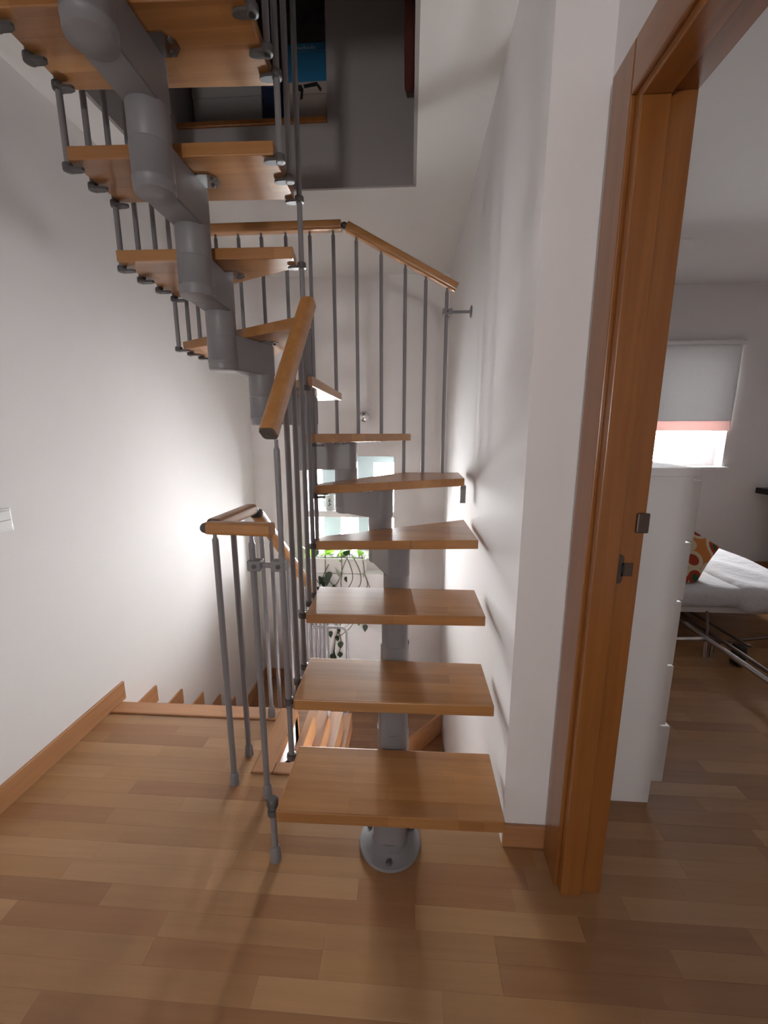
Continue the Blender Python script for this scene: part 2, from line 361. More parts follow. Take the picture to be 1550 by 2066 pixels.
# spine: joints c[k] stand between tread k and k+1
c = {0: (-.048, 1.06), 1: (-.048, 1.26), 2: (-.050, 1.46), 3: (-.052, 1.66), 4: (-.135, 1.855), 5: (-.312, 1.985), 6: (-.503, 1.985), 7: (-.665, 1.855), 8: (-.745, 1.66), 9: (-.735, 1.47), 10: (-.735, 1.27), 11: (-.735, 1.07), 12: (-.735, .87)}
RT = .056
def joint(k, z0, z1):
    bm = new(); x, y = c[k]; e = .004
    prof = [(RT - .006, z0 - .004), (RT - .001, z0), (RT, z0 + .01), (RT, z0 + .024), (RT + .0015, z0 + .026), (RT + .0015, z0 + .032), (RT, z0 + .034), (RT, z0 + .118), (RT - .002, z0 + .12), (RT - .002, z0 + .124), (RT - .0005, z0 + .126), (RT - .0005, z1)]
    lathe(bm, (x, y, 0), prof, 32); return bm
for k in range(1, 13):
    z0, z1 = ZT(k) - .17, ZT(k) - TH - .001
    a, b = Vector((*c[k - 1], 0)), Vector((*c[k], 0)); d = (b - a).normalized(); n = Vector((-d.y, d.x, 0)); hw = .05
    a2 = a - d * .052; b2 = b - d * .02
    bm = new()
    prism(bm, [((a2 - n * hw).x, (a2 - n * hw).y), ((b2 - n * hw).x, (b2 - n * hw).y), ((b2 + n * hw).x, (b2 + n * hw).y), ((a2 + n * hw).x, (a2 + n * hw).y)], z0, z1)
    es = [e for e in bm.edges if abs((e.verts[0].co - e.verts[1].co).z) > .05 and ((e.verts[0].co + e.verts[1].co) / 2 - (a2 + b2) / 2).dot(d) < 0]
    bmesh.ops.bevel(bm, geom=es, offset=.03, segments=5, profile=.5, affect='EDGES')
    bmesh.ops.bevel(bm, geom=[e for e in bm.edges if abs((e.verts[0].co - e.verts[1].co).z) < .001], offset=.004, segments=2, affect='EDGES')
    arm = obj('spine_module', bm, 'steel', ST, True)
    if k < 12: obj('spine_tube', joint(k, z0, ZT(k + 1) - .165), 'steel', arm, True)
    # hexagonal bracket plates with their bolts, screwed up into the tread
    h = .004
    for s in (-1, 1):
        bm = new(); cc = a + d * .02
        pts = [cc + n * s * u + d * v for u, v in ((.045, -.036), (.088, -.036), (.112, -.012), (.112, .012), (.088, .036), (.045, .036))]
        pts = [(p.x, p.y) for p in pts]
        prism(bm, pts if s > 0 else pts[::-1], z1 - h, z1 + .0005); obj('bracket_plate', bm, 'chrome', arm)
    for s in (-1, 1):
        for u, v in ((.082, -.022), (.097, .014)):
            p = a + d * (.02 + v) + n * s * u
            bm = new(); lathe(bm, (p.x, p.y, z1 - h - .005), [(.004, 0), (.006, .001), (.006, .0055)], 10); obj('bolt', bm, 'clamp', arm, True)
# base: flange, collar, foot tube and fixing bolt
bm = new(); lathe(bm, (*c[0], 0), [(.094, 0), (.096, .004), (.094, .011), (.066, .015), (.062, .019), (RT, .022), (RT, ZT(1) - .16)], 40); base = obj('base_flange', bm, 'steel', ST, True)
for an in (-90, 150, 30):
    p = (c[0][0] + .076 * math.cos(R(an)), c[0][1] + .076 * math.sin(R(an)))
    bm = new(); lathe(bm, (*p, .012), [(.010, 0), (.010, .004), (.007, .008), (.003, .008)], 6); obj('bolt', bm, 'clamp', base, True)

# balusters, feet and clamps
RB = .0092
def baluster(x, y, z0, z1, parent, r=RB, neck=True, name='baluster'):
    bm = new(); tube(bm, [(x, y, z0), (x, y, z1 - (.03 if neck else 0))], r, 14)
    if neck: lathe(bm, (x, y, 0), [(r, z1 - .03), (r * .6, z1 - .02), (r * .6, z1)], 14)
    return obj(name, bm, 'steel', parent, True)
def foot(x, y, z, parent):
    bm = new(); lathe(bm, (x, y, z), [(.0165, 0), (.0168, .004), (.0155, .034), (.0135, .044), (.0105, .048)], 16); return obj('foot_cap', bm, 'steel', parent, True)
def clamp_mesh():
    b = new()
    lathe(b, (0, 0, 0), [(.010, -.011), (.0155, -.009), (.0165, 0), (.0155, .009), (.010, .011)], 16)
    prism(b, [(0, -.012), (.03, -.012), (.046, -.007), (.05, 0), (.046, .007), (.03, .012), (0, .012)], -.010, -.002)
    bmesh.ops.recalc_face_normals(b, faces=b.faces[:])
    me = bpy.data.meshes.new('clamp'); b.to_mesh(me); b.free(); me.materials.append(M['clamp'])
    for f in me.polygons: f.use_smooth = True
    me.set_sharp_from_angle(angle=R(40)); return me
CL = clamp_mesh()
def clamp(x, y, z, ang, parent=ST):
    o = obj('clamp', CL, None, parent, loc=Vector((x, y, z)) - origin_of(parent)); o.rotation_euler.z = R(ang); return o
# first post beside tread 1
b = baluster(-.389, .985, 0.02, ZT(1) + .004, ST, neck=False); foot(-.389, .985, 0, b)
bm = new(); lathe(bm, (-.389, .985, ZT(1) - .02), [(.012, 0), (.0165, .004), (.0165, .02), (.012, .026)], 16); obj('clamp', bm, 'clamp', ST, True)
clamp(-.389, .985, ZT(1) - TH - .001, 0)
# inner side of the straight steps: posts every ~11 cm, up to the first handrail
H0, H1 = Vector((-.414, 1.19, 1.262)), Vector((-.364, 1.525, 1.712))
def hz(y): return H0.z + (H1.z - H0.z) * (y - H0.y) / (H1.y - H0.y)
for y, k, k2 in ((1.185, 2, 1), (1.295, 2, None), (1.39, 3, 2), (1.495, 3, None), (1.585, 4, 3), (1.665, 5, 4)):
    zb = ZT(k2) - .03 if k2 else ZT(k) - .03
    baluster(-.391, y, zb, min(hz(y) - .012, 1.66), ST)
    clamp(-.391, y, ZT(k) - TH + .006, 0)
    if k2: clamp(-.391, y, ZT(k2) - TH + .006, 0)
# inner side of the winders and the upper flight: posts running on up into the attic
for y, zb, ks in ((1.578, ZT(7) - .05, (7, 8, 9, 10)), (1.46, ZT(10) - .05, (10,)), (1.362, ZT(10) - .05, (10, 11)), (1.285, ZT(11) - .05, (11,)), (1.178, ZT(11) - .05, (11, 12))):
    baluster(-.396, y, zb, 3.55, ST, neck=False)
    for k in ks: clamp(-.396, y, ZT(k) - TH - .002, 180)
baluster(-.396, 1.64, ZT(5) - .03, 1.68, ST)
for k in (5, 6): clamp(-.396, 1.64, ZT(k) - TH - .004, 0)
# outer side, left: treads 8 to 11
XO = -1.049
for y, k, zt in ((2.09, 8, 2.26), (1.985, 8, 2.26), (1.885, 9, 2.26), (1.775, 9, 2.26), (1.66, 9, 3.0), (1.552, 10, 3.1), (1.452, 10, 3.2), (1.352, 11, 3.3), (1.26, 11, 3.4), (1.165, 12, 3.5)):
    ks = {1.885: (8, 9), 1.552: (9, 10), 1.352: (10, 11), 1.165: (11, 12)}.get(y, (k,))
    baluster(XO, y, ZT(min(ks)) - .05, zt, ST, neck=False)
    for q in ks: clamp(XO, y, ZT(q) - TH - .008, 0)
# outer side, back: posts standing on treads 5-8 under the two back handrails
A0, A1 = Vector((.222, 2.222, 1.972)), Vector((-.322, 2.222, 2.262)); B0, B1 = Vector((-.352, 2.222, 2.268)), Vector((-1.045, 2.222, 2.268))
def az(x): return A0.z + (A1.z - A0.z) * (x - A0.x) / (A1.x - A0.x)
def under_bolt(x, y, k):
    bm = new(); lathe(bm, (x, y, ZT(k) - TH - .007), [(.004, 0), (.009, .002), (.012, .007)], 12); obj('bolt', bm, 'clamp', ST, True)
for x, k, kk in ((.175, 5, None), (.069, 5, None), (-.034, 5, 6), (-.155, 6, None), (-.279, 6, None), (-.394, 6, 7)):
    baluster(x, 2.222, ZT(k), (az(x) if x > -.33 else 2.268) - .014, ST); under_bolt(x, 2.222, k)
    if kk: under_bolt(x, 2.222, kk)
for x in (-.512, -.634, -.758, -.876, -.994):
    baluster(x, 2.222, ZT(7 if x > -.76 else 8), 2.254, ST); under_bolt(x, 2.222, 7 if x > -.76 else 8)
# handrails
def rail(p0, p1, m, parent=ST, w=.052, h=.044, name='handrail', end=True):
    w2, h2 = w / 2, h / 2; q = .013
    prof = []
    for sx, sy, a0 in ((1, 1, 0), (-1, 1, 90), (-1, -1, 180), (1, -1, 270)):
        for i in range(5):
            an = R(a0 + 22.5 * i); prof.append((sx * (w2 - q) + q * math.cos(an), sy * (h2 - q) + q * math.sin(an)))
    bm = new(); sweep(bm, [p0, p1], prof, up=(0, 0, 1)); o = obj(name, bm, m, parent, True)
    if end:
        d = (Vector(p0) - Vector(p1)).normalized()
        bm = new(); sweep(bm, [Vector(p0) - d * .001, Vector(p0) + d * .006], [(a * .93, b_ * .93) for a, b_ in prof], up=(0, 0, 1))
        lathe(bm, Vector(p0) + d * .006, [(.005, 0), (.005, .002)], 10, d); obj('end_cap', bm, 'clamp', o, True)
    return o
rail(H0, H1, 'railY', w=.05, h=.05)
rail(A0, A1, 'rail', end=False); rail(B0, B1, 'rail', end=False)
rail((XO, 2.18, 2.268), (XO, 1.76, 2.30), 'railY', end=False)
def knuckle(p, parent=ST):
    bm = new(); bmesh.ops.create_uvsphere(bm, u_segments=14, v_segments=10, radius=.017, matrix=Matrix.Translation(p))
    obj('rail_joint', bm, 'clamp', parent, True)
knuckle((-.337, 2.222, 2.268)); knuckle((XO - .004, 2.2, 2.268))
# wall fixing of the back rail
bm = new(); tube(bm, [(.185, 2.222, 1.862), (.292, 2.222, 1.862)], .0075); fx = obj('wall_bracket', bm, 'steel', ST, True)
bm = new(); bx(bm, .155, .205, 2.205, 2.239, 1.848, 1.876); bevel(bm, .004, 2); obj('bracket_block', bm, 'steel', fx)
bm = new(); lathe(bm, (.2999, 2.222, 1.862), [(.030, 0), (.030, .003), (.022, .007), (.010, .009)], 20, (-1, 0, 0)); obj('wall_rose', bm, 'steel', fx, True)
bm = new(); lathe(bm, (.18, 2.205, 1.862), [(.006, 0), (.006, .003)], 10, (0, -1, 0)); obj('bolt', bm, 'clamp', fx, True)
# grey angle under the wall end of tread 5
bm = new(); bx(bm, .245, .272, 1.975, 1.981, ZT(5) - TH - .085, ZT(5) - TH - .001); bx(bm, .245, .272, 1.981, 2.02, ZT(5) - TH - .007, ZT(5) - TH - .001); obj('angle_bracket', bm, 'steel', ST)

# ------------------------------------------------------------------ railing round the lower stairwell
GR = thing('stairwell_railing', (-.62, 1.24, 0), 'grey baluster railing with beech handrail guarding the stairs going down', 'railing')
for x, y in ((-.627, 1.242), (-.627, 1.378), (-.489, 1.199)):
    b = baluster(x, y, .02, .952 if y < 1.3 else .955, GR, r=.0105); foot(x, y, 0, b)
rail((-.632, 1.222, .968), (-.425, 1.205, .968), 'rail', GR, w=.05, h=.04)
rail((-.627, 1.245, .972), (-.615, 1.52, .972), 'railY', GR, w=.05, h=.04)
knuckle((-.646, 1.222, .966), GR); knuckle((-.612, 1.545, .962), GR)
SLP = RISE / RUN
rail((-.61, 1.565, .945), (-.61, 2.95, .945 - 1.385 * SLP), 'railY', GR, w=.05, h=.04)
for i in range(12):
    y = 1.60 + .112 * i; kk = 0 if y < Y0 else min(6, int((y - Y0) / RUN) + 1)
    b = baluster(-.61, y, -RISE * kk + .01, .945 - (y - 1.565) * SLP - .018, GR); foot(-.61, y, -RISE * kk + (.006 if kk == 0 else 0), b)
bm = new(); tube(bm, [(-.49, 1.199, .856), (-.392, 1.187, .856)], .0085); fx = obj('coupling_bar', bm, 'steel', GR, True)
for x in (-.478, -.402):
    bm = new(); bx(bm, x - .024, x + .02, 1.176, 1.214, .839, .873); bevel(bm, .005, 2); bl = obj('coupling_block', bm, 'steel', fx)
    bm = new(); lathe(bm, (x, 1.1765, .856), [(.0075, 0), (.0075, .003), (.004, .003)], 12, (0, -1, 0)); obj('bolt', bm, 'clamp', bl, True)
# bent side posts screwed to the flank of the flight
for x, y, z0, z1 in ((-.44, 2.0, -.34, .33), (-.385, 2.36, -.55, .06)):
    bm = new(); p = [(-.512, y, z0)] + [(x - .04 + .04 * math.sin(R(a)), y, z0 + .04 - .04 * math.cos(R(a))) for a in range(0, 91, 15)] + [(x - .04 + .04 * math.cos(R(a)), y, z1 - .04 + .04 * math.sin(R(a))) for a in range(0, 91, 15)] + [(-.60, y, z1)]
    tube(bm, p, .0085); obj('bent_post', bm, 'steel', GR, True)

# ------------------------------------------------------------------ stairwell window
WN = bpy.data.objects.new('window_1', None); WN.location = (-.534, 3.64, .16); COL.objects.link(WN); WN['kind'] = 'structure'
def pane(x0, x1, z0, z1, m, name, y=3.74, t=.02): return box(name, x0, x1, y, y + t, z0, z1, m, WN)
# upper light: frame and stiles translucent to glow as if overexposed, clear squares between
for x0, x1 in ((wx0, -.920), (-.812, -.54), (-.48, -.332)): pane(x0, x1, tz1, wz1 - .07, 'glowframe', 'glow_stile')
pane(wx0, wx1, wz1 - .07, wz1, 'glowframe', 'glow_rail')
pane(wx0, wx1, tz1, wz1 - .07, 'glass', 'glass_pane', 3.765, .005)
for x0, x1 in ((wx0, -.920), (-.807, -.648), (-.48, -.194)): pane(x0, x1, wz0, tz0 - .035, 'glowframe', 'glow_stile')
pane(wx0, wx1, tz0 - .035, tz0, 'glowframe', 'glow_rail')
pane(wx0, wx1, wz0, tz0 - .035, 'glass', 'glass_pane', 3.765, .005)

# planter with trailing plant
PL = thing('planter_box', (-.6, 3.43, .055), 'long pale planter trough on the ledge under the stair window', 'planter')
bm = new(); prism(bm, [(3.372, .055), (3.482, .055), (3.492, .185), (3.362, .185)], -.90, -.375, 'X'); bevel(bm, .006, 2); obj('trough', bm, 'white', PL)
bm = new(); bx(bm, -.912, -.363, 3.354, 3.4995, .178, .198); bevel(bm, .005, 2); obj('trough_rim', bm, 'white', PL)
M['soil'] = mat('potting_soil', (.03, .02, .012), .95); noise_bump(M['soil'], 80, .8, .01)
box('soil', -.895, -.38, 3.372, 3.482, .197, .202, 'soil', PL)
def leafmat(name, col, tr=.3):
    m = translucent(name, col, tr); return m
M['leafd'] = leafmat('leaf_backlit_dark', (.014, .032, .009), .12); M['leafl'] = leafmat('leaf_light', (.16, .34, .03), .5); M['leafp'] = leafmat('leaf_pale', (.42, .50, .34), .4)  # leafd near-black: backlit shade put into the hanging leaves' colour
M['vine'] = mat('vine_stem', (.07, .065, .035), .7); noise_bump(M['vine'], 200, .3, .001)
PV = thing('trailing_plant', (-.6, 3.42, .2), 'green heart-leaved vine trailing from the planter over the ledge', 'plant')
def leaf_mesh(m):
    b = new(); pts = [(0, 0), (.28, .10), (.42, .32), (.36, .58), (.18, .84), (0, 1.05)]
    lft = [b.verts.new((-x, y, .12 * abs(x) - .25 * y * y)) for x, y in pts[1:-1]]; rgt = [b.verts.new((x, y, .12 * abs(x) - .25 * y * y)) for x, y in pts[1:-1]]
    mid = [b.verts.new((0, y, -.25 * y * y - .03)) for y in (0, .10, .32, .58, .84, 1.05)]
    for i in range(3): b.faces.new((mid[i + 1], rgt[i], rgt[i + 1], mid[i + 2])); b.faces.new((mid[i + 1], mid[i + 2], lft[i + 1], lft[i]))
    b.faces.new((mid[0], rgt[0], mid[1])); b.faces.new((mid[0], mid[1], lft[0])); b.faces.new((mid[4], rgt[3], mid[5])); b.faces.new((mid[4], mid[5], lft[3]))
    me = bpy.data.meshes.new('leaf'); b.to_mesh(me); b.free(); me.materials.append(M[m])
    for f in me.polygons: f.use_smooth = True
    return me
LM = {m: leaf_mesh(m) for m in ('leafd', 'leafl', 'leafp')}
prng = random.Random(5)
def rm(p): return Vector((p[0] * 1.05, 3.338 + (p[1] - 3.18) * .45, 1.26 - (1.26 - p[2]) * 1.05))
def leaf(p, m, s, yaw, pit, roll=0):
    p = rm(p)
    o = bpy.data.objects.new('leaf', LM[m]); COL.objects.link(o); o.parent = PV; o.location = Vector(p) - PV.location
    o.rotation_euler = (R(pit), R(roll), R(yaw)); o.scale = (s, s, s)
def vine(pts, r=.0036):
    P = [rm(p) for p in pts]; out = []
    for i in range(len(P) - 1):          # Catmull-Rom
        a, b_, c_, d = P[max(i - 1, 0)], P[i], P[i + 1], P[min(i + 2, len(P) - 1)]
        for t in range(5):
            t /= 5; out.append(.5 * ((2 * b_) + (c_ - a) * t + (2 * a - 5 * b_ + 4 * c_ - d) * t * t + (3 * b_ - a - 3 * c_ + d) * t ** 3))
    out.append(P[-1]); bm = new(); tube(bm, out, r, 6); obj('vine', bm, 'vine', PV, True); return out
def pt(px_, z, y=3.18): return ((px_ - 828) / 821 * y * 1.003, y, z)
V = []
V.append(vine([(-.78, 3.36, .25), (-.79, 3.25, .27), (-.80, 3.21, .15), (-.74, 3.185, .03), (-.70, 3.185, .12), (-.66, 3.19, .2)]))
V.append(vine([(-.70, 3.36, .25), (-.69, 3.24, .28), (-.69, 3.2, .1), (-.68, 3.185, -.05), (-.67, 3.185, -.18), (-.60, 3.18, -.34), (-.57, 3.18, -.5), (-.60, 3.18, -.62)]))
V.append(vine([(-.6, 3.36, .25), (-.56, 3.24, .29), (-.55, 3.195, .14), (-.56, 3.185, 0.02), (-.51, 3.185, -.1), (-.52, 3.185, -.22), (-.60, 3.18, -.4), (-.63, 3.18, -.58)]))
V.append(vine([(-.5, 3.36, .25), (-.47, 3.24, .28), (-.40, 3.195, .14), (-.40, 3.185, .03), (-.47, 3.185, -.05), (-.52, 3.185, -.12)]))
V.append(vine([(-.42, 3.36, .25), (-.385, 3.24, .27), (-.36, 3.195, .12), (-.34, 3.185, 0.02), (-.40, 3.185, -.1), (-.42, 3.185, -.2), (-.47, 3.185, -.33), (-.56, 3.18, -.42), (-.61, 3.18, -.44)]))
V.append(vine([(-.36, 3.195, .12), (-.335, 3.185, .05), (-.30, 3.185, -.05), (-.275, 3.185, -.12)]))
V.append(vine([(-.82, 3.3, .26), (-.84, 3.2, .2), (-.81, 3.185, .05), (-.77, 3.18, -.02), (-.78, 3.18, -.13)]))
V.append(vine([(-.55, 3.3, .27), (-.50, 3.2, .24), (-.46, 3.185, .1), (-.50, 3.18, .0), (-.56, 3.18, -.06), (-.60, 3.18, -.14)]))
V.append(vine([(-.69, 3.19, .1), (-.62, 3.185, .02), (-.57, 3.19, .08), (-.54, 3.19, .18), (-.5, 3.22, .27)]))
V.append(vine([(-.67, 3.185, -.15), (-.62, 3.18, -.33), (-.55, 3.18, -.36), (-.47, 3.185, -.30)], .002))
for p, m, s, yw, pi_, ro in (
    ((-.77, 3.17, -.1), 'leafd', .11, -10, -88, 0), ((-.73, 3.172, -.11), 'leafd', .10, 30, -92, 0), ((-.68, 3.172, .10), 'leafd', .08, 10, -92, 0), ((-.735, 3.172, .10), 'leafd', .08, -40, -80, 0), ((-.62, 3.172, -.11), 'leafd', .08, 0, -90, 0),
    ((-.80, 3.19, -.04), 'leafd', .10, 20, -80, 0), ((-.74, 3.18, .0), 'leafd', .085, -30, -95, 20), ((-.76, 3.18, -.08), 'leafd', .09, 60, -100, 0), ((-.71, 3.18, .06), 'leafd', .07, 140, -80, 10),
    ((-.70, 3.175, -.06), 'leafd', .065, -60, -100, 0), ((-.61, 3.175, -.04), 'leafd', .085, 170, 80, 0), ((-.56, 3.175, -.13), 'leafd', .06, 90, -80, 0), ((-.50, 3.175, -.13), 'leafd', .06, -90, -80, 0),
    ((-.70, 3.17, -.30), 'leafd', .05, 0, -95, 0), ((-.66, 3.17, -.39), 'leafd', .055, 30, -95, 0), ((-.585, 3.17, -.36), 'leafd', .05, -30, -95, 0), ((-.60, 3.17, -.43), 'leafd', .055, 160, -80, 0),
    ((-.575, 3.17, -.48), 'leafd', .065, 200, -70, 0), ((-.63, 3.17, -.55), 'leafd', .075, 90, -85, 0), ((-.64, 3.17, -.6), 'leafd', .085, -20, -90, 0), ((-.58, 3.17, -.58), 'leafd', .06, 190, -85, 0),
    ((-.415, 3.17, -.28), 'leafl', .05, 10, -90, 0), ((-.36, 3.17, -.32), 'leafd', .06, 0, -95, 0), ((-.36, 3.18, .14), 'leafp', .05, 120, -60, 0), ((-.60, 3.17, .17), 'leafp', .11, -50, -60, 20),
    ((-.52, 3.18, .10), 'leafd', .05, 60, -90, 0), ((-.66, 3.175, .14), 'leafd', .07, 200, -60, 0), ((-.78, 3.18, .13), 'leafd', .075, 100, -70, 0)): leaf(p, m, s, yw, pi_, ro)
for i in range(34):
    x = prng.uniform(-.86, -.34); leaf((x, prng.uniform(3.22, 3.44), prng.uniform(.25, .33)), prng.choice(('leafl', 'leafl', 'leafl', 'leafd')), prng.uniform(.06, .1), prng.uniform(0, 360), prng.uniform(-30, 50), prng.uniform(-30, 30))

# printed jar on the middle bar of the window
JR = thing('printed_jar', (-.705, 3.56, tz1), 'small pale jar with a black sprig print standing in the stair window', 'jar')
M['jar'] = translucent('jar_ceramic', (.62, .66, .64), .2)
bm = new(); lathe(bm, (-.705, 3.56, tz1), [(.04, 0), (.046, .006), (.047, .10), (.044, .125), (.046, .138), (.041, .138), (.04, .02), (.01, .015)], 24); obj('jar_body', bm, 'jar', JR, True)
bm = new()
for dx, z, sx, sz in ((-.004, .095, .004, .012), (.006, .088, .007, .004), (-.009, .084, .005, .003), (.0, .066, .004, .011), (.008, .058, .006, .004), (-.006, .05, .005, .007), (.002, .105, .003, .006)):
    prism(bm, [(-.705 + dx + sx * math.cos(R(a)), tz1 + z + sz * math.sin(R(a))) for a in range(0, 360, 45)], 3.5115, 3.5155, 'Y')
obj('sprig_print', bm, 'black', JR)

# small chrome lamp on the end wall
LP = thing('wall_spotlight', (-.389, 3.5, 1.40), 'small round chrome wall spotlight with a pull cord above the stair window', 'lamp')
bm = new(); lathe(bm, (-.389, 3.4995, 1.403), [(.020, 0), (.020, .012), (.038, .02), (.044, .05), (.040, .075), (.02, .088)], 24, (.15, -1, -.1)); obj('lamp_head', bm, 'chrome', LP, True)
bm = new(); tube(bm, [(-.392, 3.45, 1.37), (-.393, 3.45, 1.335)], .0018, 6); lathe(bm, (-.393, 3.45, 1.318), [(.002, 0), (.005, .004), (.004, .016), (.002, .018)], 10); obj('pull_cord', bm, 'white', LP, True)

# light switch on the left wall
SW = thing('light_switch', (XL, 1.25, .97), 'white double rocker light switch on the left wall', 'switch')
bm = new(); bx(bm, XL, XL + .009, 1.205, 1.287, .932, 1.012); bevel(bm, .003, 2); obj('frame', bm, 'switch', SW)
for z0, z1 in ((.94, .971), (.973, 1.004)):
    bm = new(); bx(bm, XL + .008, XL + .014, 1.213, 1.279, z0, z1); bevel(bm, .002, 2); obj('rocker', bm, 'switch', SW)

# ------------------------------------------------------------------ door frame to the bedroom
DR = bpy.data.objects.new('door_1', None); DR.location = (.48, .97, 0); COL.objects.link(DR); DR['kind'] = 'structure'
JX0, JX1 = XD - .004, .542
def dbox(name, a, m='door', bev=.002): return box(name, *a, m, DR, bev, 2)
dbox('casing', (XD - .010, XD + .001, .962, 1.055, 0, DZ + .075), 'door', .003)
dbox('casing', (XD - .010, XD + .001, -.01, .09, 0, DZ + .075), 'door', .003)
dbox('head_casing', (XD - .010, XD + .001, .09, .962, DZ - .022, DZ + .075), 'doorY', .003)
dbox('jamb', (JX0 + .004, JX1, .950, .9735, 0, DZ)); dbox('door_stop', (JX0 + .004, .487, .938, .951, 0, DZ - .024))
dbox('jamb', (JX0 + .004, JX1, .088, .11, 0, DZ)); dbox('head_jamb', (JX0 + .004, JX1, .11, .950, DZ - .025, DZ), 'doorY'); dbox('door_stop', (JX0 + .004, .487, .11, .938, DZ - .038, DZ - .0245), 'doorY')
dbox('casing', (.529, .540, .974, 1.05, 0, DZ + .07)); dbox('head_casing', (.529, .540, .0, .974, DZ, DZ + .07), 'doorY')
bm = new(); prism(bm, [(.493 + .011 * math.cos(R(a)), (.972 if s else .922) + (.0 if s else .0) + .011 * math.sin(R(a))) for s, rng_ in ((1, range(0, 181, 30)), (0, range(180, 361, 30))) for a in rng_], .9475, .9502, 'Y')
bx(bm, .50, .525, .9475, .9502, .93, .962); sp = obj('strike_plate', bm, 'bronze', DR)
bm = new(); prism(bm, [(.499, .938), (.506, .938), (.506, .958), (.499, .958)], .9465, .9476, 'Y'); obj('strike_hole', bm, 'black', sp)
bm = new(); bx(bm, .520, .548, .9425, .951, 1.035, 1.082); bevel(bm, .003, 2); obj('latch_keeper', bm, 'bronze', DR)

# ------------------------------------------------------------------ bedroom furniture
DS = thing('white_dresser', (.66, 1.6, 0), 'tall white chest of drawers just inside the bedroom doorway', 'dresser')
d0, d1, dy0, dy1, dh = .545, .84, 1.255, 2.05, 1.135
bm = new(); bx(bm, d0, d1, dy0, dy0 + .02, 0, dh); bx(bm, d0, d1, dy1 - .02, dy1, 0, dh); bx(bm, d0, d0 + .01, dy0 + .02, dy1 - .02, .06, dh); bx(bm, d0 + .01, d1, dy0 + .02, dy1 - .02, .06, .08); obj('carcass', bm, 'white', DS)
bm = new(); bx(bm, d0, d1 + .02, dy0 - .006, dy1 + .006, dh, dh + .026); bevel(bm, .003, 2); obj('top', bm, 'white', DS)
zz = .06
for i, (hh, out) in enumerate(((.225, .055), (.225, .038), (.225, .034), (.195, .036), (.195, .040))):
    bm = new(); bx(bm, d1 - .01, d1 + out, dy0 + .024, dy1 - .024, zz + .003, zz + hh - .003); bevel(bm, .002, 1); dr = obj('drawer', bm, 'white', DS)
    for yk in (dy0 + .16, dy1 - .16):
        bm = new(); lathe(bm, (d1 + out, yk, zz + hh / 2), [(.006, 0), (.006, .012), (.013, .016), (.013, .024), (.008, .027)], 16, (1, 0, 0)); obj('knob', bm, 'bronze', dr, True)
    zz += hh
# bedroom window: frame, glass, sill, roller blind
W2 = bpy.data.objects.new('window_2', None); W2.location = (2.29, 3.9, .97); COL.objects.link(W2); W2['kind'] = 'structure'
def w2(name, a, m): return box(name, *a, m, W2, .003)
w2('frame_side', (bwx0, bwx0 + .05, 3.97, 4.02, bwz0, bwz1), 'white'); w2('frame_side', (bwx1 - .05, bwx1, 3.97, 4.02, bwz0, bwz1), 'white')
w2('frame_rail', (bwx0 + .05, bwx1 - .05, 3.97, 4.02, bwz0, bwz0 + .04), 'white'); w2('frame_rail', (bwx0 + .05, bwx1 - .05, 3.97, 4.02, bwz1 - .05, bwz1), 'white')
w2('mullion', (2.11, 2.15, 3.97, 4.02, bwz0 + .04, bwz1 - .05), 'white')
box('glass_pane', bwx0 + .05, 2.11, 3.99, 3.996, bwz0 + .04, bwz1 - .05, 'glass2', W2); box('glass_pane', 2.15, bwx1 - .05, 3.99, 3.996, bwz0 + .04, bwz1 - .05, 'glass2', W2)
w2('sill_board', (bwx0 - .03, bwx1 + .03, BY1 - .05, 3.969, bwz0 - .03, bwz0 - .001), 'white')
RBL = thing('roller_blind', (2.39, 3.84, bwz1), 'white roller blind with a reddish lower strip half lowered over the bedroom window', 'blind')
bm = new(); bx(bm, bwx0 - .02, bwx1 + .015, 3.846, 3.850, 1.37, bwz1 + .03); obj('blind_fabric', bm, 'blind', RBL)
bm = new(); bx(bm, bwx0 - .02, bwx1 + .015, 3.845, 3.851, 1.285, 1.37); obj('red_strip', bm, 'redstrip', RBL)
bm = new(); tube(bm, [(bwx0 - .025, 3.838, bwz1 + .04), (bwx1 + .02, 3.838, bwz1 + .04)], .021); obj('roller', bm, 'white', RBL, True)
# bed
BD = thing('white_bed', (2.3, 2.9, 0), 'low bed with white bedding beyond the dresser', 'bed')
M['linen'] = mat('white_linen', (.60, .585, .60), .9, spec=.15); noise_bump(M['linen'], 14, .6, .02)
bx0, bx1, by0, by1 = 1.25, 2.45, 2.42, 3.35
def soft(name, x0, x1, y0, y1, z0, z1, r, m, parent, sub=14, amp=.008, seed=1):
    bm = new(); bx(bm, x0, x1, y0, y1, z0, z1); bevel(bm, r, 4)
    bmesh.ops.subdivide_edges(bm, edges=[e for e in bm.edges if e.calc_length() > .1], cuts=sub, use_grid_fill=True)
    rr = random.Random(seed); ph = [rr.uniform(0, 6.28) for _ in range(6)]
    for v in bm.verts: v.co.z += amp * (math.sin(v.co.x * 9 + ph[0]) * math.sin(v.co.y * 7 + ph[1]) + .6 * math.sin(v.co.x * 17 + v.co.y * 11 + ph[2])); v.co.y += amp * .7 * math.sin(v.co.x * 13 + v.co.z * 15 + ph[3])
    return obj(name, bm, m, parent, True)
soft('mattress', bx0, bx1, by0, by1, .215, .345, .05, 'linen', BD, amp=.004)
soft('duvet', 1.98, bx1 + .05, by0 - .03, by1 + .03, .20, .365, .06, 'linen', BD, 16, .014, 4)
box('bed_base', bx0 + .03, bx1 - .03, by0 + .06, by1 - .06, .17, .216, 'white', BD, .005)
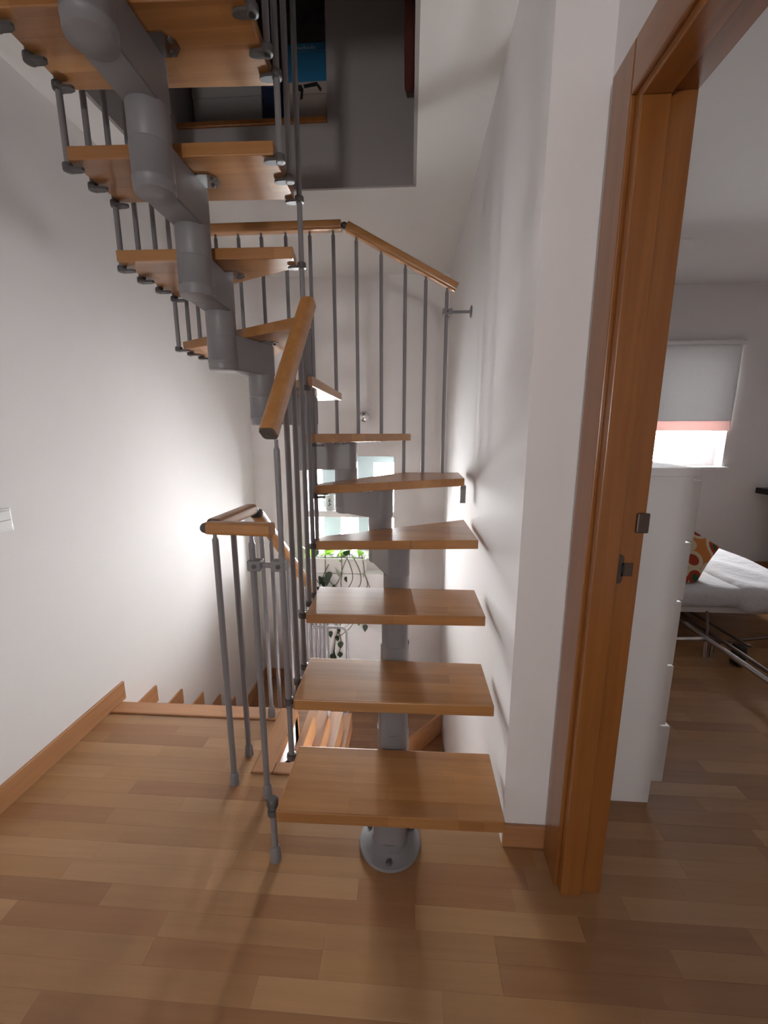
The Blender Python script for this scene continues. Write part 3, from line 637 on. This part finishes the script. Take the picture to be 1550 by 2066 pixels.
for x in (bx0 + .1, bx1 - .1):
    for y in (by0 + .12, by1 - .12):
        bm = new(); lathe(bm, (x, y, 0), [(.018, 0), (.022, .01), (.025, .17)], 14); obj('leg', bm, 'bronze', BD, True)
# patterned cushion leaning on the bed
M['cush'] = mat('patterned_cotton', (.6, .5, .36), .9, spec=.1)
def cushion_pattern(m):
    tc = N(m, 'ShaderNodeTexCoord'); v = N(m, 'ShaderNodeTexVoronoi', feature='F1'); v.inputs['Scale'].default_value = 9
    L(m, tc.outputs['Object'], v.inputs['Vector'])
    cr = N(m, 'ShaderNodeValToRGB'); L(m, v.outputs['Distance'], cr.inputs[0]); e = cr.color_ramp; e.interpolation = 'CONSTANT'
    e.elements[0].position = 0; e.elements[0].color = (.03, .10, .05, 1); e.elements[1].position = .22; e.elements[1].color = (.33, .05, .025, 1)
    x = e.elements.new(.43); x.color = (.62, .52, .36, 1); x = e.elements.new(.62); x.color = (.55, .20, .06, 1)
    L(m, cr.outputs[0], bsdf(m).inputs['Base Color']); noise_bump(m, 25, .3, .006)
cushion_pattern(M['cush'])
CU = thing('patterned_cushion', (1.75, 2.62, .345), 'red, green and cream paisley cushion leaning on the white bed', 'cushion')
bm = new(); n = 14; w, t = .42, .13; vv = {}
for s in (1, -1):
    for i in range(n + 1):
        for j in range(n + 1):
            u, v = 2 * i / n - 1, 2 * j / n - 1
            if s < 0 and (i in (0, n) or j in (0, n)): vv[(s, i, j)] = vv[(1, i, j)]; continue
            th = t / 2 * ((1 - u ** 4) * (1 - v ** 4)) ** .5; pin = 1 - .07 * (1 - abs(u) ** 2) * abs(v) ** 6 - .07 * (1 - abs(v) ** 2) * abs(u) ** 6
            vv[(s, i, j)] = bm.verts.new((u * w / 2 * pin, s * th, v * w / 2 * pin))
    for i in range(n):
        for j in range(n):
            f = [vv[(s, i, j)], vv[(s, i + 1, j)], vv[(s, i + 1, j + 1)], vv[(s, i, j + 1)]]; bm.faces.new(f if s < 0 else f[::-1])
bmesh.ops.transform(bm, verts=bm.verts[:], matrix=Matrix.Translation((1.72, 2.66, .345 + .165)) @ Matrix.Rotation(R(-32), 4, 'X') @ Matrix.Rotation(R(38), 4, 'Y'))
for v in bm.verts:      # the cushion slumps flat where it rests on the mattress
    if v.co.z < .356: v.co.z = .356 + .02 * (v.co.z - .356)
obj('cushion_cover', bm, 'cush', CU, True)
# low folding metal frame on the bedroom floor
MF = thing('folding_metal_frame', (1.72, 2.25, 0), 'low chrome folding frame with crossed rods on the bedroom floor', 'metal frame')
def rod(name, p0, p1, r, m='bronze'): bm = new(); tube(bm, [p0, p1], r, 10); return obj(name, bm, m, MF, True)
rod('side_tube', (1.70, 2.62, .115), (1.70, 1.60, .115), .016, 'chrome'); rod('side_tube', (1.735, 2.70, .135), (1.735, 1.60, .135), .011)
for x in (1.70, 1.735):
    rod('leg', (x, 2.25, .0), (x, 2.25, .115), .012, 'chrome')
rod('cross_rod', (1.52, 2.28, .09), (1.735, 2.27, .105), .012, 'chrome'); rod('cross_rod', (1.735, 2.22, .11), (2.14, 2.30, .12), .010)
rod('brace_rod', (1.80, 2.60, .14), (1.83, 2.12, .14), .008); rod('upright_rod', (1.70, 2.25, .11), (1.76, 2.36, .23), .008)
bm = new(); bx(bm, 1.80, 1.85, 2.15, 2.21, .0, .12); bevel(bm, .012, 2); obj('hinge_clamp', bm, 'black', MF)
# dark wardrobe edge with a bar at the far right of the bedroom
DK = thing('dark_cabinet', (3.35, 3.6, 0), 'low near-black cabinet with overhanging top at the far right of the bedroom', 'cabinet')
box('cabinet_body', 3.34, 3.85, 3.60, 3.83, .0, .735, 'black', DK, .004); box('cabinet_top', 3.11, 3.87, 3.57, 3.843, .735, .785, 'black', DK, .004)
bm = new(); tube(bm, [(3.42, 3.592, .42), (3.42, 3.592, .56)], .007); obj('cabinet_handle', bm, 'chrome', DK, True)

# ------------------------------------------------------------------ things stored in the attic
M['grey_card'] = mat('grey_card', (.33, .31, .30), .8); noise_bump(M['grey_card'], 60, .2, .002)
M['navy'] = mat('navy_card', (.012, .016, .06), .6); noise_bump(M['navy'], 60, .1, .001)
M['blue'] = mat('blue_card', (.02, .16, .33), .55); noise_bump(M['blue'], 60, .1, .001)
M['kraft'] = mat('pale_card', (.42, .34, .29), .8); noise_bump(M['kraft'], 60, .2, .002)
M['pale_ink'] = mat('pale_ink', (.35, .45, .5), .7); noise_bump(M['pale_ink'], 60, .1, .001)
def carton(name, a, m, label, lid=True):
    t = thing(name, ((a[0] + a[1]) / 2, (a[2] + a[3]) / 2, a[4]), label, 'box')
    zm = a[5] - (a[5] - a[4]) * .22
    bm = new(); bx(bm, a[0], a[1], a[2], a[3], a[4], zm); bevel(bm, .003, 1); obj('box_body', bm, m, t)
    bm = new(); bx(bm, a[0] - .003, a[1] + .003, a[2] - .003, a[3] + .003, zm, a[5]); bevel(bm, .003, 1); obj('box_lid', bm, m, t); return t
carton('storage_box', (-1.17, -.80, 2.46, 2.8, ZA, 3.06), 'grey_card', 'wide grey storage box on the attic floor edge')
carton('storage_box', (-.775, -.685, 2.41, 2.62, ZA, 3.05), 'navy', 'narrow dark navy box on the attic floor edge')
t = carton('storage_box', (-.655, -.445, 2.44, 2.7, ZA, 3.035), 'kraft', 'pale cardboard box with black drawing under the blue box in the attic')
bm = new(); y = 2.4365
for pts in ([(-.612, 3.0), (-.595, 3.02), (-.58, 3.02), (-.57, 3.0), (-.576, 2.96), (-.59, 2.955), (-.585, 2.99), (-.598, 2.995)], [(-.57, 3.02), (-.50, 3.03), (-.475, 3.0), (-.482, 2.985), (-.50, 3.012), (-.565, 3.005)], [(-.618, 2.99), (-.606, 2.99), (-.612, 2.965), (-.622, 2.962)]):
    prism(bm, pts, y - .001, y + .001, 'Y')
obj('black_drawing', bm, 'black', t)
t = carton('storage_box', (-.645, -.45, 2.44, 2.66, 3.0355, 3.20), 'blue', 'blue box with pale lettering on top of the cardboard box in the attic')
bm = new()
for i in range(9): bx(bm, -.615 + .013 * i, -.607 + .013 * i, 2.4362, 2.4372, 3.172, 3.182 + .004 * (i % 3 == 1))
obj('pale_lettering', bm, 'pale_ink', t)
M['maroon'] = mat('maroon_cloth', (.10, .022, .016), .9); noise_bump(M['maroon'], 40, .4, .004)
HB = thing('hanging_bag', (-.02, 2.2, 2.86), 'dark maroon cloth bag hanging at the right edge of the attic wall', 'bag')
bm = new(); prism(bm, [(2.10, 3.55), (2.11, 3.0), (2.14, 2.90), (2.20, 2.85), (2.27, 2.845), (2.315, 2.90), (2.318, 3.55)], -.046, -.001, 'X'); bevel(bm, .012, 3); obj('bag_body', bm, 'maroon', HB, True)
bm = new(); tube(bm, [(-.02, 2.16, 3.54), (-.02, 2.19, 3.66), (-.02, 2.24, 3.66), (-.02, 2.27, 3.54)], .006, 8); obj('bag_strap', bm, 'maroon', HB, True)
